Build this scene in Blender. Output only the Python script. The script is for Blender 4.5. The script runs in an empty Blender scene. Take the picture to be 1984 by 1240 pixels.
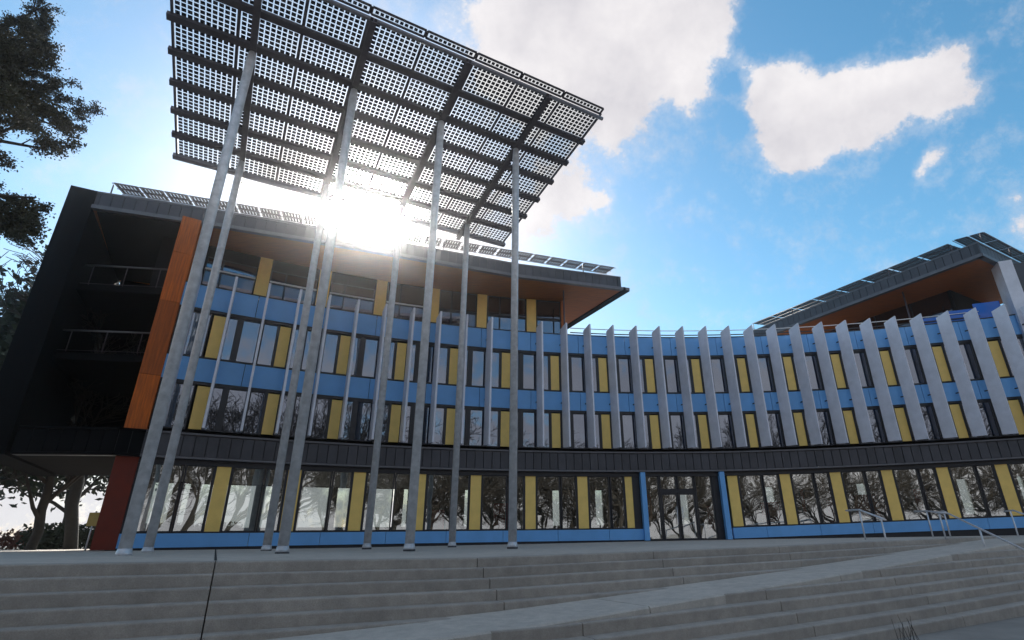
import bpy, bmesh, math, random
from mathutils import Vector, Matrix
random.seed(7)
R_ = math.radians
sc = bpy.context.scene
COL = sc.collection

# ------------------------------------------------------------------ camera
cam_d = bpy.data.cameras.new('camera'); cam = bpy.data.objects.new('camera', cam_d); COL.objects.link(cam)
cam_d.sensor_width = 36.0
cam_d.lens = 18.753
cam_d.shift_x = -0.0324; cam_d.shift_y = 0.0048
cam_d.clip_start = 0.05; cam_d.clip_end = 6000
PT, RO = 0.3798, -0.0143
fwd = Vector((0, math.cos(PT), math.sin(PT))); up0 = Vector((0, -math.sin(PT), math.cos(PT))); r0 = Vector((1, 0, 0))
rt = r0*math.cos(RO) + up0*math.sin(RO); up = up0*math.cos(RO) - r0*math.sin(RO)
M = Matrix((rt, up, -fwd)).transposed().to_4x4()
cam.matrix_world = M
sc.camera = cam

# ------------------------------------------------------------------ light
SUN = Vector((-0.30507, 0.79428, 0.5254)).normalized()
sun_d = bpy.data.lights.new('sun', 'SUN'); sun_d.energy = 4.2; sun_d.angle = R_(0.5); sun_d.color = (1.0, 0.95, 0.87)
sun = bpy.data.objects.new('sun', sun_d); COL.objects.link(sun)
sun.rotation_euler = SUN.to_track_quat('Z', 'Y').to_euler()
sun.location = (0, 0, 60)
sc.view_settings.view_transform = 'Standard'
sc.view_settings.look = 'None'
sc.view_settings.exposure = 0.70
sc.view_settings.gamma = 1.0
sc.view_settings.use_curve_mapping = False
sc.cycles.max_bounces = 8
sc.cycles.transparent_max_bounces = 24
sc.cycles.use_denoising = True
sc.cycles.sample_clamp_indirect = 6

world = bpy.data.worlds.new('World'); sc.world = world; world.use_nodes = True
wt = world.node_tree; wn = wt.nodes; wl = wt.links; wn.clear()
def WN(t, **k):
    n = wn.new(t)
    for a, b in k.items(): setattr(n, a, b)
    return n
def wmath(op, a, b=None, c=None, clamp=False):
    n = WN('ShaderNodeMath', operation=op); n.use_clamp = clamp
    for i, v in enumerate((a, b, c)):
        if v is None: continue
        if isinstance(v, (int, float)): n.inputs[i].default_value = v
        else: wl.new(v, n.inputs[i])
    return n.outputs[0]
SKY_K, SAT = 0.118, 1.28
tc = WN('ShaderNodeTexCoord'); D0 = tc.outputs['Generated']
sky = WN('ShaderNodeTexSky'); sky.sky_type = 'NISHITA'; sky.sun_disc = False
sky.sun_elevation = math.asin(SUN.z); sky.sun_rotation = math.atan2(SUN.x, SUN.y)
sky.altitude = 0; sky.air_density = 1.0; sky.dust_density = 0.45; sky.ozone_density = 1.0
hs = WN('ShaderNodeHueSaturation'); hs.inputs['Saturation'].default_value = SAT; hs.inputs['Hue'].default_value = 0.482
wl.new(sky.outputs[0], hs.inputs['Color'])
skc = WN('ShaderNodeVectorMath', operation='SCALE'); skc.inputs['Scale'].default_value = SKY_K
wl.new(hs.outputs[0], skc.inputs[0])
# warped direction for clouds
nz = WN('ShaderNodeTexNoise'); nz.inputs['Scale'].default_value = 6.0; nz.inputs['Detail'].default_value = 9; nz.inputs['Roughness'].default_value = 0.62
wl.new(D0, nz.inputs['Vector'])
wc = WN('ShaderNodeVectorMath', operation='SUBTRACT'); wl.new(nz.outputs['Color'], wc.inputs[0]); wc.inputs[1].default_value = (0.5, 0.5, 0.5)
ws = WN('ShaderNodeVectorMath', operation='SCALE'); wl.new(wc.outputs[0], ws.inputs[0]); ws.inputs['Scale'].default_value = 0.09
wd = WN('ShaderNodeVectorMath', operation='ADD'); wl.new(D0, wd.inputs[0]); wl.new(ws.outputs[0], wd.inputs[1])
CLOUDS = [  # direction, radius, weight
    ((-.041, .633, .773), .10, 1.2), ((.087, .667, .740), .09, 1.3), ((.195, .641, .742), .07, 1.25), ((.263, .609, .748), .05, 1.1), ((.116, .729, .675), .045, 1.1),
    ((.256, .671, .695), .035, .8), ((.15, .58, .80), .13, 1.2), ((.02, .70, .71), .09, .8),
    ((.026, .805, .593), .05, 1.1), ((.085, .812, .577), .04, 1.0), ((-.003, .842, .540), .05, .9), ((.119, .811, .573), .022, .7), ((.12, .88, .45), .035, .7),
    ((.368, .655, .662), .050, 1.4), ((.385, .687, .617), .050, 1.3), ((.431, .690, .582), .040, 1.2), ((.440, .646, .624), .055, 1.4), ((.495, .636, .592), .040, 1.25), ((.54, .583, .605), .03, 1.2),
    ((.524, .608, .596), .040, 1.3), ((.562, .557, .612), .026, 1.2), ((.576, .587, .569), .03, 1.1), ((.470, .615, .633), .030, 1.0), ((.405, .715, .57), .02, .8),
    ((.314, .704, .637), .022, -1.2), ((.310, .660, .687), .020, -1.0), ((.358, .590, .724), .05, -1.3), ((.440, .575, .69), .045, -.9),
    ((.574, .637, .514), .013, .9), ((.567, .655, .500), .011, .8), ((.665, .640, .385), .022, 1.0), ((.652, .628, .42), .012, .7), ((.226, .789, .572), .012, .7),
    ((.381, .569, .729), .010, .9), ((.596, .515, .616), .012, .7), ((-.418, .728, .544), .07, .9), ((-.30, .795, .525), .16, 1.0), ((-.16, .82, .55), .10, 1.0)]
acc = None
for c, r, w in CLOUDS:
    s = WN('ShaderNodeVectorMath', operation='DISTANCE'); wl.new(wd.outputs[0], s.inputs[0]); s.inputs[1].default_value = Vector(c).normalized()
    q = wmath('DIVIDE', s.outputs['Value'], r); q = wmath('MULTIPLY', q, q); q = wmath('MULTIPLY', q, -1.0); q = wmath('EXPONENT', q)
    acc = wmath('MULTIPLY_ADD', q, w, acc if acc is not None else 0.0)
# fine break-up
nz2 = WN('ShaderNodeTexNoise'); nz2.inputs['Scale'].default_value = 20.0; nz2.inputs['Detail'].default_value = 12; nz2.inputs['Roughness'].default_value = 0.72
wl.new(D0, nz2.inputs['Vector'])
brk = wmath('SUBTRACT', nz2.outputs[0], 0.5)
# broken cloud cover everywhere else (behind the camera)
nz3 = WN('ShaderNodeTexNoise'); nz3.inputs['Scale'].default_value = 2.0; nz3.inputs['Detail'].default_value = 7; nz3.inputs['Roughness'].default_value = 0.55
wl.new(D0, nz3.inputs['Vector'])
sx = WN('ShaderNodeSeparateXYZ'); wl.new(D0, sx.inputs[0])
behind = wmath('MULTIPLY', sx.outputs['Y'], -2.2, clamp=False); behind = wmath('ADD', behind, 0.25, clamp=True)
zen = wmath('MULTIPLY', wmath('SUBTRACT', sx.outputs['Z'], 0.80), 6.0, clamp=True); behind = wmath('MAXIMUM', behind, zen)  # unseen cover overhead, added for whiter light on the treads
gen = wmath('SUBTRACT', nz3.outputs[0], 0.36); gen = wmath('MULTIPLY', gen, 4.2); 
low = wmath('SUBTRACT', 0.42, sx.outputs['Z'], clamp=True); low = wmath('MULTIPLY', low, 1.9)
mid = wmath('MULTIPLY', wmath('MULTIPLY', wmath('SUBTRACT', sx.outputs['Z'], .24), 6.0, clamp=True), wmath('MULTIPLY', wmath('SUBTRACT', .66, sx.outputs['Z']), 6.0, clamp=True))
gen = wmath('MULTIPLY_ADD', mid, -.55, gen)
gen = wmath('ADD', gen, low); gen = wmath('MULTIPLY', gen, behind)
tot = wmath('ADD', acc, gen)
hz_ = wmath('MULTIPLY', wmath('SUBTRACT', 0.17, sx.outputs['Z']), 9.0, clamp=True); tot = wmath('ADD', tot, hz_); tot = wmath('MULTIPLY_ADD', brk, 2.8, tot)
msk = WN('ShaderNodeMapRange'); msk.interpolation_type = 'SMOOTHSTEP'; wl.new(tot, msk.inputs[0])
msk.inputs['From Min'].default_value = 0.30; msk.inputs['From Max'].default_value = 1.0
veil = WN('ShaderNodeMapRange'); veil.interpolation_type = 'SMOOTHSTEP'; wl.new(tot, veil.inputs[0]); veil.inputs['From Min'].default_value = -.15; veil.inputs['From Max'].default_value = .9; veil.inputs['To Max'].default_value = .42
mfin = wmath('MAXIMUM', msk.outputs[0], veil.outputs[0])
shade = WN('ShaderNodeMapRange'); wl.new(nz.outputs[0], shade.inputs[0]); shade.inputs['From Min'].default_value = .3; shade.inputs['From Max'].default_value = .7
cc = WN('ShaderNodeMix', data_type='RGBA'); wl.new(shade.outputs[0], cc.inputs[0]); cc.inputs[6].default_value = (.40, .39, .42, 1); cc.inputs[7].default_value = (.60, .58, .585, 1)
# clouds opposite the sun are lit from the front and so brighter
fl_ = WN('ShaderNodeMapRange'); wl.new(sx.outputs['Y'], fl_.inputs[0]); fl_.inputs['From Min'].default_value = -.5; fl_.inputs['From Max'].default_value = .35; fl_.inputs['To Min'].default_value = 1.02; fl_.inputs['To Max'].default_value = 1.0
cf = WN('ShaderNodeVectorMath', operation='SCALE'); wl.new(cc.outputs[2], cf.inputs[0]); wl.new(fl_.outputs[0], cf.inputs['Scale'])
mx = WN('ShaderNodeMix', data_type='RGBA'); wl.new(mfin, mx.inputs[0]); wl.new(skc.outputs[0], mx.inputs[6]); wl.new(cf.outputs[0], mx.inputs[7])
# the thin bright air round the sun
dt = WN('ShaderNodeVectorMath', operation='DOT_PRODUCT'); wl.new(D0, dt.inputs[0]); dt.inputs[1].default_value = SUN
dm = wmath('MAXIMUM', dt.outputs['Value'], 0.0)
g1 = wmath('POWER', dm, 650.0); g1 = wmath('MULTIPLY', g1, 50.0)
g2 = wmath('POWER', dm, 60.0); g2 = wmath('MULTIPLY', g2, 0.8)
gl = wmath('ADD', g1, g2)
gc = WN('ShaderNodeVectorMath', operation='SCALE'); gc.inputs[0].default_value = (1.0, .97, .93); wl.new(gl, gc.inputs['Scale'])
ad = WN('ShaderNodeVectorMath', operation='ADD'); wl.new(mx.outputs[2], ad.inputs[0]); wl.new(gc.outputs[0], ad.inputs[1])
bg = WN('ShaderNodeBackground'); wl.new(ad.outputs[0], bg.inputs[0]); bg.inputs[1].default_value = 1.0
wo = WN('ShaderNodeOutputWorld'); wl.new(bg.outputs[0], wo.inputs[0])

# ------------------------------------------------------------------ materials
def mat(name, col, rough=.6, metal=0.0, var=0.12, scale=3.0, bump=0.0, bscale=40.0, spec=.5, kind=None, stretch=None):
    m = bpy.data.materials.new(name); m.use_nodes = True; n = m.node_tree.nodes; l = m.node_tree.links
    b = n['Principled BSDF']; b.inputs['Roughness'].default_value = rough; b.inputs['Metallic'].default_value = metal
    b.inputs['Specular IOR Level'].default_value = spec
    tc = n.new('ShaderNodeTexCoord'); src = tc.outputs['Object']
    if stretch:
        mp = n.new('ShaderNodeMapping'); mp.inputs['Scale'].default_value = stretch; l.new(src, mp.inputs[0]); src = mp.outputs[0]
    t = n.new('ShaderNodeTexNoise'); t.inputs['Scale'].default_value = scale; t.inputs['Detail'].default_value = 6; t.inputs['Roughness'].default_value = .6
    l.new(src, t.inputs['Vector'])
    cr = n.new('ShaderNodeMapRange'); l.new(t.outputs[0], cr.inputs[0]); cr.inputs['From Min'].default_value = .3; cr.inputs['From Max'].default_value = .7
    cr.inputs['To Min'].default_value = 1-var; cr.inputs['To Max'].default_value = 1+var
    oi = n.new('ShaderNodeObjectInfo'); ov = n.new('ShaderNodeMapRange'); l.new(oi.outputs['Random'], ov.inputs[0])
    ov.inputs['To Min'].default_value = 1-var*.5; ov.inputs['To Max'].default_value = 1+var*.5
    mu = n.new('ShaderNodeMath'); mu.operation = 'MULTIPLY'; l.new(cr.outputs[0], mu.inputs[0]); l.new(ov.outputs[0], mu.inputs[1])
    vs = n.new('ShaderNodeVectorMath'); vs.operation = 'SCALE'; vs.inputs[0].default_value = col[:3]; l.new(mu.outputs[0], vs.inputs['Scale'])
    l.new(vs.outputs[0], b.inputs['Base Color'])
    rr = n.new('ShaderNodeMapRange'); l.new(t.outputs[0], rr.inputs[0]); rr.inputs['To Min'].default_value = max(0, rough-.08); rr.inputs['To Max'].default_value = min(1, rough+.08)
    l.new(rr.outputs[0], b.inputs['Roughness'])
    if bump:
        t2 = n.new('ShaderNodeTexNoise'); t2.inputs['Scale'].default_value = bscale; t2.inputs['Detail'].default_value = 5; l.new(src, t2.inputs['Vector'])
        bp = n.new('ShaderNodeBump'); bp.inputs['Strength'].default_value = bump; bp.inputs['Distance'].default_value = .02
        l.new(t2.outputs[0], bp.inputs['Height']); l.new(bp.outputs[0], b.inputs['Normal'])
    return m

def concrete(name, col, var=.18):
    m = mat(name, col, rough=.75, var=var, scale=.9, bump=.25, bscale=55)
    n = m.node_tree.nodes; l = m.node_tree.links; b = n['Principled BSDF']
    src = b.inputs['Base Color'].links[0].from_socket
    tc = n.new('ShaderNodeTexCoord')
    geo = n.new('ShaderNodeNewGeometry')
    st = n.new('ShaderNodeTexNoise'); st.inputs['Scale'].default_value = 4.5; st.inputs['Detail'].default_value = 9; st.inputs['Roughness'].default_value = .72
    l.new(geo.outputs['Position'], st.inputs['Vector'])
    mr = n.new('ShaderNodeMapRange'); l.new(st.outputs[0], mr.inputs[0]); mr.inputs['From Min'].default_value = .35; mr.inputs['From Max'].default_value = .68
    mr.inputs['To Min'].default_value = .80; mr.inputs['To Max'].default_value = 1.08
    sp = n.new('ShaderNodeTexNoise'); sp.inputs['Scale'].default_value = 60; sp.inputs['Detail'].default_value = 3; l.new(geo.outputs['Position'], sp.inputs['Vector'])
    m2 = n.new('ShaderNodeMapRange'); l.new(sp.outputs[0], m2.inputs[0]); m2.inputs['From Min'].default_value = .3; m2.inputs['From Max'].default_value = .7
    m2.inputs['To Min'].default_value = .88; m2.inputs['To Max'].default_value = 1.08
    mm = n.new('ShaderNodeMath'); mm.operation = 'MULTIPLY'; l.new(mr.outputs[0], mm.inputs[0]); l.new(m2.outputs[0], mm.inputs[1])
    v = n.new('ShaderNodeVectorMath'); v.operation = 'SCALE'; l.new(src, v.inputs[0]); l.new(mm.outputs[0], v.inputs['Scale'])
    l.new(v.outputs[0], b.inputs['Base Color'])
    return m

def glass_mat(name, base, refl, tint=(1, 1, 1), rough=.01, wav=.015, see=None):
    m = bpy.data.materials.new(name); m.use_nodes = True; n = m.node_tree.nodes; l = m.node_tree.links; n.clear()
    o = n.new('ShaderNodeOutputMaterial'); d = n.new('ShaderNodeBsdfDiffuse'); g = n.new('ShaderNodeBsdfGlossy'); mx = n.new('ShaderNodeMixShader')
    d.inputs[0].default_value = (*base, 1); g.inputs[0].default_value = (*tint, 1); g.inputs['Roughness'].default_value = rough
    if see: d = n.new('ShaderNodeBsdfTransparent'); d.inputs[0].default_value = (*see, 1)
    fr = n.new('ShaderNodeFresnel'); fr.inputs[0].default_value = 1.5
    ad = n.new('ShaderNodeMath'); ad.operation = 'ADD'; ad.use_clamp = True; l.new(fr.outputs[0], ad.inputs[0]); ad.inputs[1].default_value = refl-.04
    l.new(ad.outputs[0], mx.inputs[0]); l.new(d.outputs[0], mx.inputs[1]); l.new(g.outputs[0], mx.inputs[2]); l.new(mx.outputs[0], o.inputs[0])
    geo = n.new('ShaderNodeNewGeometry'); t = n.new('ShaderNodeTexNoise'); t.inputs['Scale'].default_value = .9; t.inputs['Detail'].default_value = 1
    l.new(geo.outputs['Position'], t.inputs['Vector'])
    bp = n.new('ShaderNodeBump'); bp.inputs['Strength'].default_value = 1; bp.inputs['Distance'].default_value = wav; l.new(t.outputs[0], bp.inputs['Height']); l.new(bp.outputs[0], g.inputs['Normal'])
    return m

MT = {}
MT['blue'] = mat('blue_panel_enamel', (.15, .40, .76), rough=.42, var=.07, scale=1.2, spec=.5)
MT['blue_low'] = MT['blue']
MT['yellow'] = mat('yellow_panel', (.93, .62, .17), rough=.45, var=.06, scale=2.5)
MT['fin'] = mat('anodised_aluminium', (.66, .665, .73), rough=.45, metal=.1, var=.10, scale=2.0)
MT['frame'] = mat('dark_window_frame', (.018, .017, .022), rough=.4, var=.2)
MT['clad'] = mat('zinc_cladding', (.060, .058, .066), rough=.42, metal=.3, var=.22, scale=1.5)
MT['trim'] = mat('zinc_trim', (.13, .125, .135), rough=.4, metal=.3, var=.15)
MT['black'] = mat('shade_black_cladding', (.004, .004, .005), rough=.8, var=.2, spec=.1)  # dark cladding blackened: vignette and shade of the end bay put into the colour
MT['core'] = mat('dark_interior', (.010, .009, .010), rough=.9, var=.2)
MT['timber'] = mat('orange_timber', (.44, .095, .005), rough=.65, var=.35, scale=2.2, bump=.2, stretch=(8, 8, .5), bscale=12)
MT['redwall'] = mat('dark_red_wall', (.17, .018, .004), rough=.7, var=.15)
MT['soffit'] = mat('timber_soffit', (.44, .125, .018), rough=.55, var=.22, scale=1.6, stretch=(1, 7, 1))
MT['pole'] = mat('galvanised_steel', (.60, .60, .62), rough=.42, metal=.3, var=.2, scale=5, bump=.05, bscale=25)
MT['steel'] = mat('dark_painted_steel', (.085, .07, .08), rough=.5, var=.25, metal=.2)
MT['steel2'] = mat('grey_edge_steel', (.20, .20, .23), rough=.45, var=.15, metal=.3)
MT['cell'] = mat('solar_cell', (.010, .009, .014), rough=.5, var=.3, spec=.2)
MT['white'] = mat('white_painted_metal', (.75, .75, .74), rough=.45, var=.05)
MT['rail'] = mat('stainless_rail', (.68, .68, .70), rough=.35, metal=.4, var=.08)
MT['conc'] = concrete('step_concrete', (.40, .345, .295), var=.12)
MT['pave'] = concrete('plaza_concrete', (.54, .475, .41), var=.08)
MT['asph'] = mat('ground_asphalt', (.24, .215, .19), rough=.85, var=.2, scale=1.2, bump=.2)
MT['soil'] = mat('dark_soil_and_grass', (.03, .035, .018), rough=.95, var=.5, scale=.8, bump=.4, bscale=8)
MT['bark'] = mat('bark', (.032, .027, .021), rough=.9, var=.35, scale=6, bump=.6, bscale=20)
MT['twig'] = mat('twig_bark', (.036, .028, .021), rough=.9, var=.3)
MT['bud'] = mat('spring_buds', (.05, .045, .02), rough=.8, var=.4)
MT['leaf'] = mat('evergreen_leaves', (.035, .05, .022), rough=.7, var=.5)
MT['hedge'] = mat('russet_hedge_leaves', (.16, .05, .03), rough=.8, var=.4)
MT['glass_hi'] = glass_mat('upper_window_glass', (.010, .012, .018), .22, (.70, .80, .98), wav=.002)
MT['glass_lo'] = glass_mat('ground_floor_glass', (.012, .014, .014), .46, (.93, .97, .95), wav=.006, see=(.44, .50, .48))
MT['glass_ph'] = glass_mat('penthouse_glass', (.030, .016, .012), .12, (.8, .82, .95), wav=.002)
MT['glass_bal'] = glass_mat('balustrade_glass', (.012, .11, .50), .06, (.5, .7, 1))
MT['room'] = mat('room_plaster', (.16, .17, .17), rough=.8)
MT['roomfloor'] = mat('room_floor', (.12, .11, .10), rough=.5)
MT['redpanel'] = mat('red_interior_panel', (.55, .03, .03), rough=.6)
MT['signy'] = mat('ochre_sign', (.40, .26, .05), rough=.5)
MT['plate'] = mat('shadow_gap_plate', (.04, .04, .045), rough=.5)  # dark tone stands for the shadow gap at the pole foot
# laminated module glass: clear between the cells
def module_glass():
    m = bpy.data.materials.new('laminated_module_glass'); m.use_nodes = True; n = m.node_tree.nodes; l = m.node_tree.links; n.clear()
    o = n.new('ShaderNodeOutputMaterial'); t = n.new('ShaderNodeBsdfTransparent'); t.inputs[0].default_value = (.88, .90, .90, 1)
    tr = n.new('ShaderNodeBsdfTranslucent'); tr.inputs[0].default_value = (.8, .8, .8, 1)
    g = n.new('ShaderNodeBsdfGlossy'); g.inputs['Roughness'].default_value = .05
    a = n.new('ShaderNodeMixShader'); a.inputs[0].default_value = .10; l.new(t.outputs[0], a.inputs[1]); l.new(tr.outputs[0], a.inputs[2])
    b = n.new('ShaderNodeMixShader'); b.inputs[0].default_value = .06; l.new(a.outputs[0], b.inputs[1]); l.new(g.outputs[0], b.inputs[2]); l.new(b.outputs[0], o.inputs[0])
    return m
MT['mglass'] = module_glass()

# ------------------------------------------------------------------ helpers
def quadbox(bm, c, mi=0):
    """c = 8 corners: bottom 4 (ccw) then top 4"""
    v = [bm.verts.new(p) for p in c]
    for f in ((0, 3, 2, 1), (4, 5, 6, 7), (0, 1, 5, 4), (1, 2, 6, 5), (2, 3, 7, 6), (3, 0, 4, 7)):
        fc = bm.faces.new([v[i] for i in f]); fc.material_index = mi
    return v
def obox(bm, o, ax, ay, az, sx, sy, sz, mi=0):
    o = Vector(o); ax = Vector(ax)*sx; ay = Vector(ay)*sy; az = Vector(az)*sz
    return quadbox(bm, [o, o+ax, o+ax+ay, o+ay, o+az, o+ax+az, o+ax+ay+az, o+ay+az], mi)
def beam(bm, a, b, w, h, up=Vector((0, 0, 1)), mi=0):
    a = Vector(a); b = Vector(b); d = (b-a); L = d.length; d /= L; s = d.cross(up).normalized(); u = s.cross(d)
    return obox(bm, a-s*w/2-u*h/2, s, d, u, w, L, h, mi)
def tube(bm, pts, rad, n=8, cap=True, mi=0, smooth=True):
    pts = [Vector(p) for p in pts]; rings = []
    if not hasattr(rad, '__len__'): rad = [rad]*len(pts)
    pa = None
    for i, p in enumerate(pts):
        t = (pts[min(i+1, len(pts)-1)]-pts[max(i-1, 0)]).normalized()
        if pa is None: pa = t.orthogonal().normalized()
        pa = (pa - t*pa.dot(t)); pa = pa.normalized() if pa.length > 1e-6 else t.orthogonal().normalized()
        q = t.cross(pa)
        rings.append([bm.verts.new(p+(pa*math.cos(2*math.pi*k/n)+q*math.sin(2*math.pi*k/n))*rad[i]) for k in range(n)])
    for a, b in zip(rings, rings[1:]):
        for k in range(n):
            f = bm.faces.new((a[k], a[(k+1) % n], b[(k+1) % n], b[k])); f.smooth = smooth; f.material_index = mi
    if cap and n > 2:
        bm.faces.new(rings[0][::-1]).material_index = mi; bm.faces.new(rings[-1]).material_index = mi
def link(name, data, parent=None):
    o = bpy.data.objects.new(name, data); COL.objects.link(o)
    if parent is not None: o.parent = parent
    return o
def obj(name, bm, m, parent=None, bevel=0, norm=True, flat=False):
    if norm: bmesh.ops.recalc_face_normals(bm, faces=bm.faces)
    if bevel:
        bmesh.ops.bevel(bm, geom=[e for e in bm.edges], offset=bevel, segments=1, affect='EDGES')
    me = bpy.data.meshes.new(name); bm.to_mesh(me); bm.free()
    for k in (m if isinstance(m, (list, tuple)) else [m]): me.materials.append(k)
    return link(name, me, parent)
def thing(name, label, cat, loc=(0, 0, 0), group=None):
    o = bpy.data.objects.new(name, None); COL.objects.link(o); o.location = loc; o['label'] = label; o['category'] = cat
    if group: o['group'] = group
    return o
def tag(o, label, cat, group=None):
    o['label'] = label; o['category'] = cat
    if group: o['group'] = group
    return o
def struct(name, bm, m, parent=None, **k):
    o = obj(name, bm, m, parent, **k)
    if parent is None: o['kind'] = 'structure'
    return o

UU = Vector((0.86518, 0.50146, 0)); VV = Vector((0.50146, -0.86518, 0)); DD = -VV; ZZ = Vector((0, 0, 1))
def uv(u, v, z=0): return UU*u + VV*v + ZZ*z
C0 = (9.812, -14.928); RR = 44.874
def dz(a, z):
    return max(0.0, a)/18.5*.33*max(0.0, min(1.0, (7.0-z)/7.0))
def P(a, r, z):
    t = R_(a); return Vector((C0[0]+r*math.sin(t), C0[1]+r*math.cos(t), z+dz(a, z)))
def arcbox(bm, a0, a1, r0, r1, z0, z1, n=1, mi=0):
    for i in range(n):
        b0 = a0+(a1-a0)*i/n; b1 = a0+(a1-a0)*(i+1)/n
        quadbox(bm, [P(b0, r0, z0), P(b1, r0, z0), P(b1, r1, z0), P(b0, r1, z0), P(b0, r0, z1), P(b1, r0, z1), P(b1, r1, z1), P(b0, r1, z1)], mi)
def abox(name, m, parent, *a, **k):
    bm = bmesh.new(); arcbox(bm, *a, **k); return obj(name, bm, m, parent)

def pieces(name, m, parent, lst, n=1):
    for a in lst:
        bm = bmesh.new(); arcbox(bm, *a, n=n); obj(name, bm, m, parent)
# ------------------------------------------------------------------ ground, plaza, stairs
J0, JS, V0, TT, RS = 0.054, 4.377, -10.373, 0.302, 0.165
WU = [-2, 0, 1, 2, 3, 4, 5.5]; WZ = [-.148, -.272, -.342, -.321, -.296, -.241, -.185]
def w_(u):
    t = (u-J0)/JS
    if t <= WU[0]: return WZ[0]
    for i in range(len(WU)-1):
        if t <= WU[i+1]:
            f = (t-WU[i])/(WU[i+1]-WU[i]); return WZ[i]*(1-f)+WZ[i+1]*f
    return WZ[-1]
def kr(u): return 5-(u-3.4)/4.75       # level of the ramp at u, in steps
ZG = -1.80
bm = bmesh.new()
S = 590
vs = [bm.verts.new((x, y, ZG)) for x, y in ((-S, -S), (S, -S), (S, S), (-S, S))]; bm.faces.new(vs)
struct('ground', bm, MT['asph'])
# upper ground behind and left of the plaza
bm = bmesh.new()
poly = [(-200, 22.6), (-60, 17.0), (-19.5, 15.6), (-17, 30), (-17, 60), (60, 60), (120, 60), (120, 200), (-200, 200)]
top = [bm.verts.new((x, y, -.32)) for x, y in poly]; bot = [bm.verts.new((x, y, ZG-.1)) for x, y in poly]
bm.faces.new(top)
for i in range(len(poly)): bm.faces.new((top[i], bot[i], bot[(i+1) % len(poly)], top[(i+1) % len(poly)]))
struct('lawn', bm, MT['soil'])

# plaza sheet: follows the camber of the stair head
bm = bmesh.new(); NU, NV = 48, 14
us = [-12+i*54/NU for i in range(NU+1)]; vv = [V0-.46-(i/NV)**1.5*45 for i in range(NV+1)]
g = [[bm.verts.new(uv(u, v, w_(u)*(1-j/NV)+(-.25)*(j/NV))) for j, v in enumerate(vv)] for u in us]
for i in range(NU):
    for j in range(NV): bm.faces.new((g[i][j], g[i+1][j], g[i+1][j+1], g[i][j+1]))
e1 = [bm.verts.new((x.co.x, x.co.y, ZG-.1)) for x in g[0]]
for j in range(NV): bm.faces.new((g[0][j], g[0][j+1], e1[j+1], e1[j]))
e2 = [bm.verts.new((r_[0].co.x, r_[0].co.y, ZG-.1)) for r_ in g]
for i in range(NU): bm.faces.new((g[i][0], g[i+1][0], e2[i+1], e2[i]))
plaza = struct('plaza', bm, MT['pave'])
# the joint that crosses the plaza, and a paving grid in slot drains
bm = bmesh.new()
for j in range(-2, 8):
    u = J0+JS*j
    if j in (0,):
        for a, b in zip(vv[:-1], vv[1:]):
            z0 = w_(u)*(1-vv.index(a)/NV)+(-.25)*(vv.index(a)/NV)+.005; z1 = w_(u)*(1-vv.index(b)/NV)+(-.25)*(vv.index(b)/NV)+.005
            bm.faces.new([bm.verts.new(p) for p in (uv(u-.02, a, z0), uv(u+.02, a, z0), uv(u+.02, b, z1), uv(u-.02, b, z1))])
obj('expansion_joint', bm, MT['core'], plaza)

def step_block(u0, u1, v1, depth, k, parent, gap=.009):
    bm = bmesh.new(); n = 4; H = .32; bv = .022
    prof = [(v1-depth, -H), (v1-depth, 0), (v1-bv, 0), (v1-bv*.3, -bv*.3), (v1, -bv), (v1, -H)]
    rings = []
    for i in range(n+1):
        u = u0+gap+(u1-u0-2*gap)*i/n; z = w_(u)-RS*k
        rings.append([bm.verts.new(uv(u, v, z+h)) for v, h in prof])
    for a, b in zip(rings, rings[1:]):
        for q in range(len(prof)-1):
            bm.faces.new((a[q], b[q], b[q+1], a[q+1]))
    bm.faces.new(rings[0]); bm.faces.new(rings[-1][::-1])
    o = obj('step_block', bm, MT['conc'], parent)
    return o
def stair_root(name, label):
    o = bpy.data.objects.new(name, None); COL.objects.link(o); o['kind'] = 'structure'; return o
st_up = stair_root('upper_stairs', ''); st_lo = stair_root('lower_stairs', '')
for k in range(0, 10):
    for j in range(-3, 8):
        a, b = J0+JS*j, J0+JS*(j+1)
        ue = 3.4+4.75*(5-k)+1.6          # past here the ramp covers the step
        if a > ue: continue
        step_block(a, min(b, ue), V0+TT*k, .46 if k == 0 else .36, k, st_up)
LOF = 4.75
for k in range(-1, 9):
    uk = 3.4+4.75*(5-k)
    for j in range(-4, 8):
        off = .1*JS if j > 0 else .35
        a, b = J0+JS*j+off, J0+JS*(j+1)+(.1*JS if j+1 > 0 else .35)
        if b < uk+.1: continue
        if k < 1 and a > 34: continue
        step_block(max(a, uk), b, V0+TT*(k+LOF), .36 if k > -1 else 1.2, k, st_lo)
# ramp slabs between the two flights
ramp = bpy.data.objects.new('ramp', None); COL.objects.link(ramp); ramp['kind'] = 'structure'
rj = [-20, -12.5, -6.2, 0.4, 6.3, 12.0, 18.5, 27.2]
for a, b in zip(rj, rj[1:]):
    bm = bmesh.new(); n = 6; rings = []
    for i in range(n+1):
        u = a+.012+(b-a-.024)*i/n; kk = kr(u); z = w_(u)-RS*kk; vl = V0+TT*(kk+LOF); vu = V0+TT*(kk-1.3)
        rings.append([bm.verts.new(uv(u, v, h)) for v, h in ((vu, z-.5), (vu, z), (vl-.03, z), (vl, z-.025), (vl, z-.5))])
    for p, q in zip(rings, rings[1:]):
        for s in range(4): bm.faces.new((p[s], q[s], q[s+1], p[s+1]))
    bm.faces.new(rings[0]); bm.faces.new(rings[-1][::-1])
    obj('ramp_slab', bm, MT['pave'], ramp)
# kerb along the left edge of the plaza
bm = bmesh.new(); beam(bm, uv(-12.1, V0-.4, -.12), uv(-9.6, -38, -.12), .22, .16)
struct('kerb', bm, MT['conc'])

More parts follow.
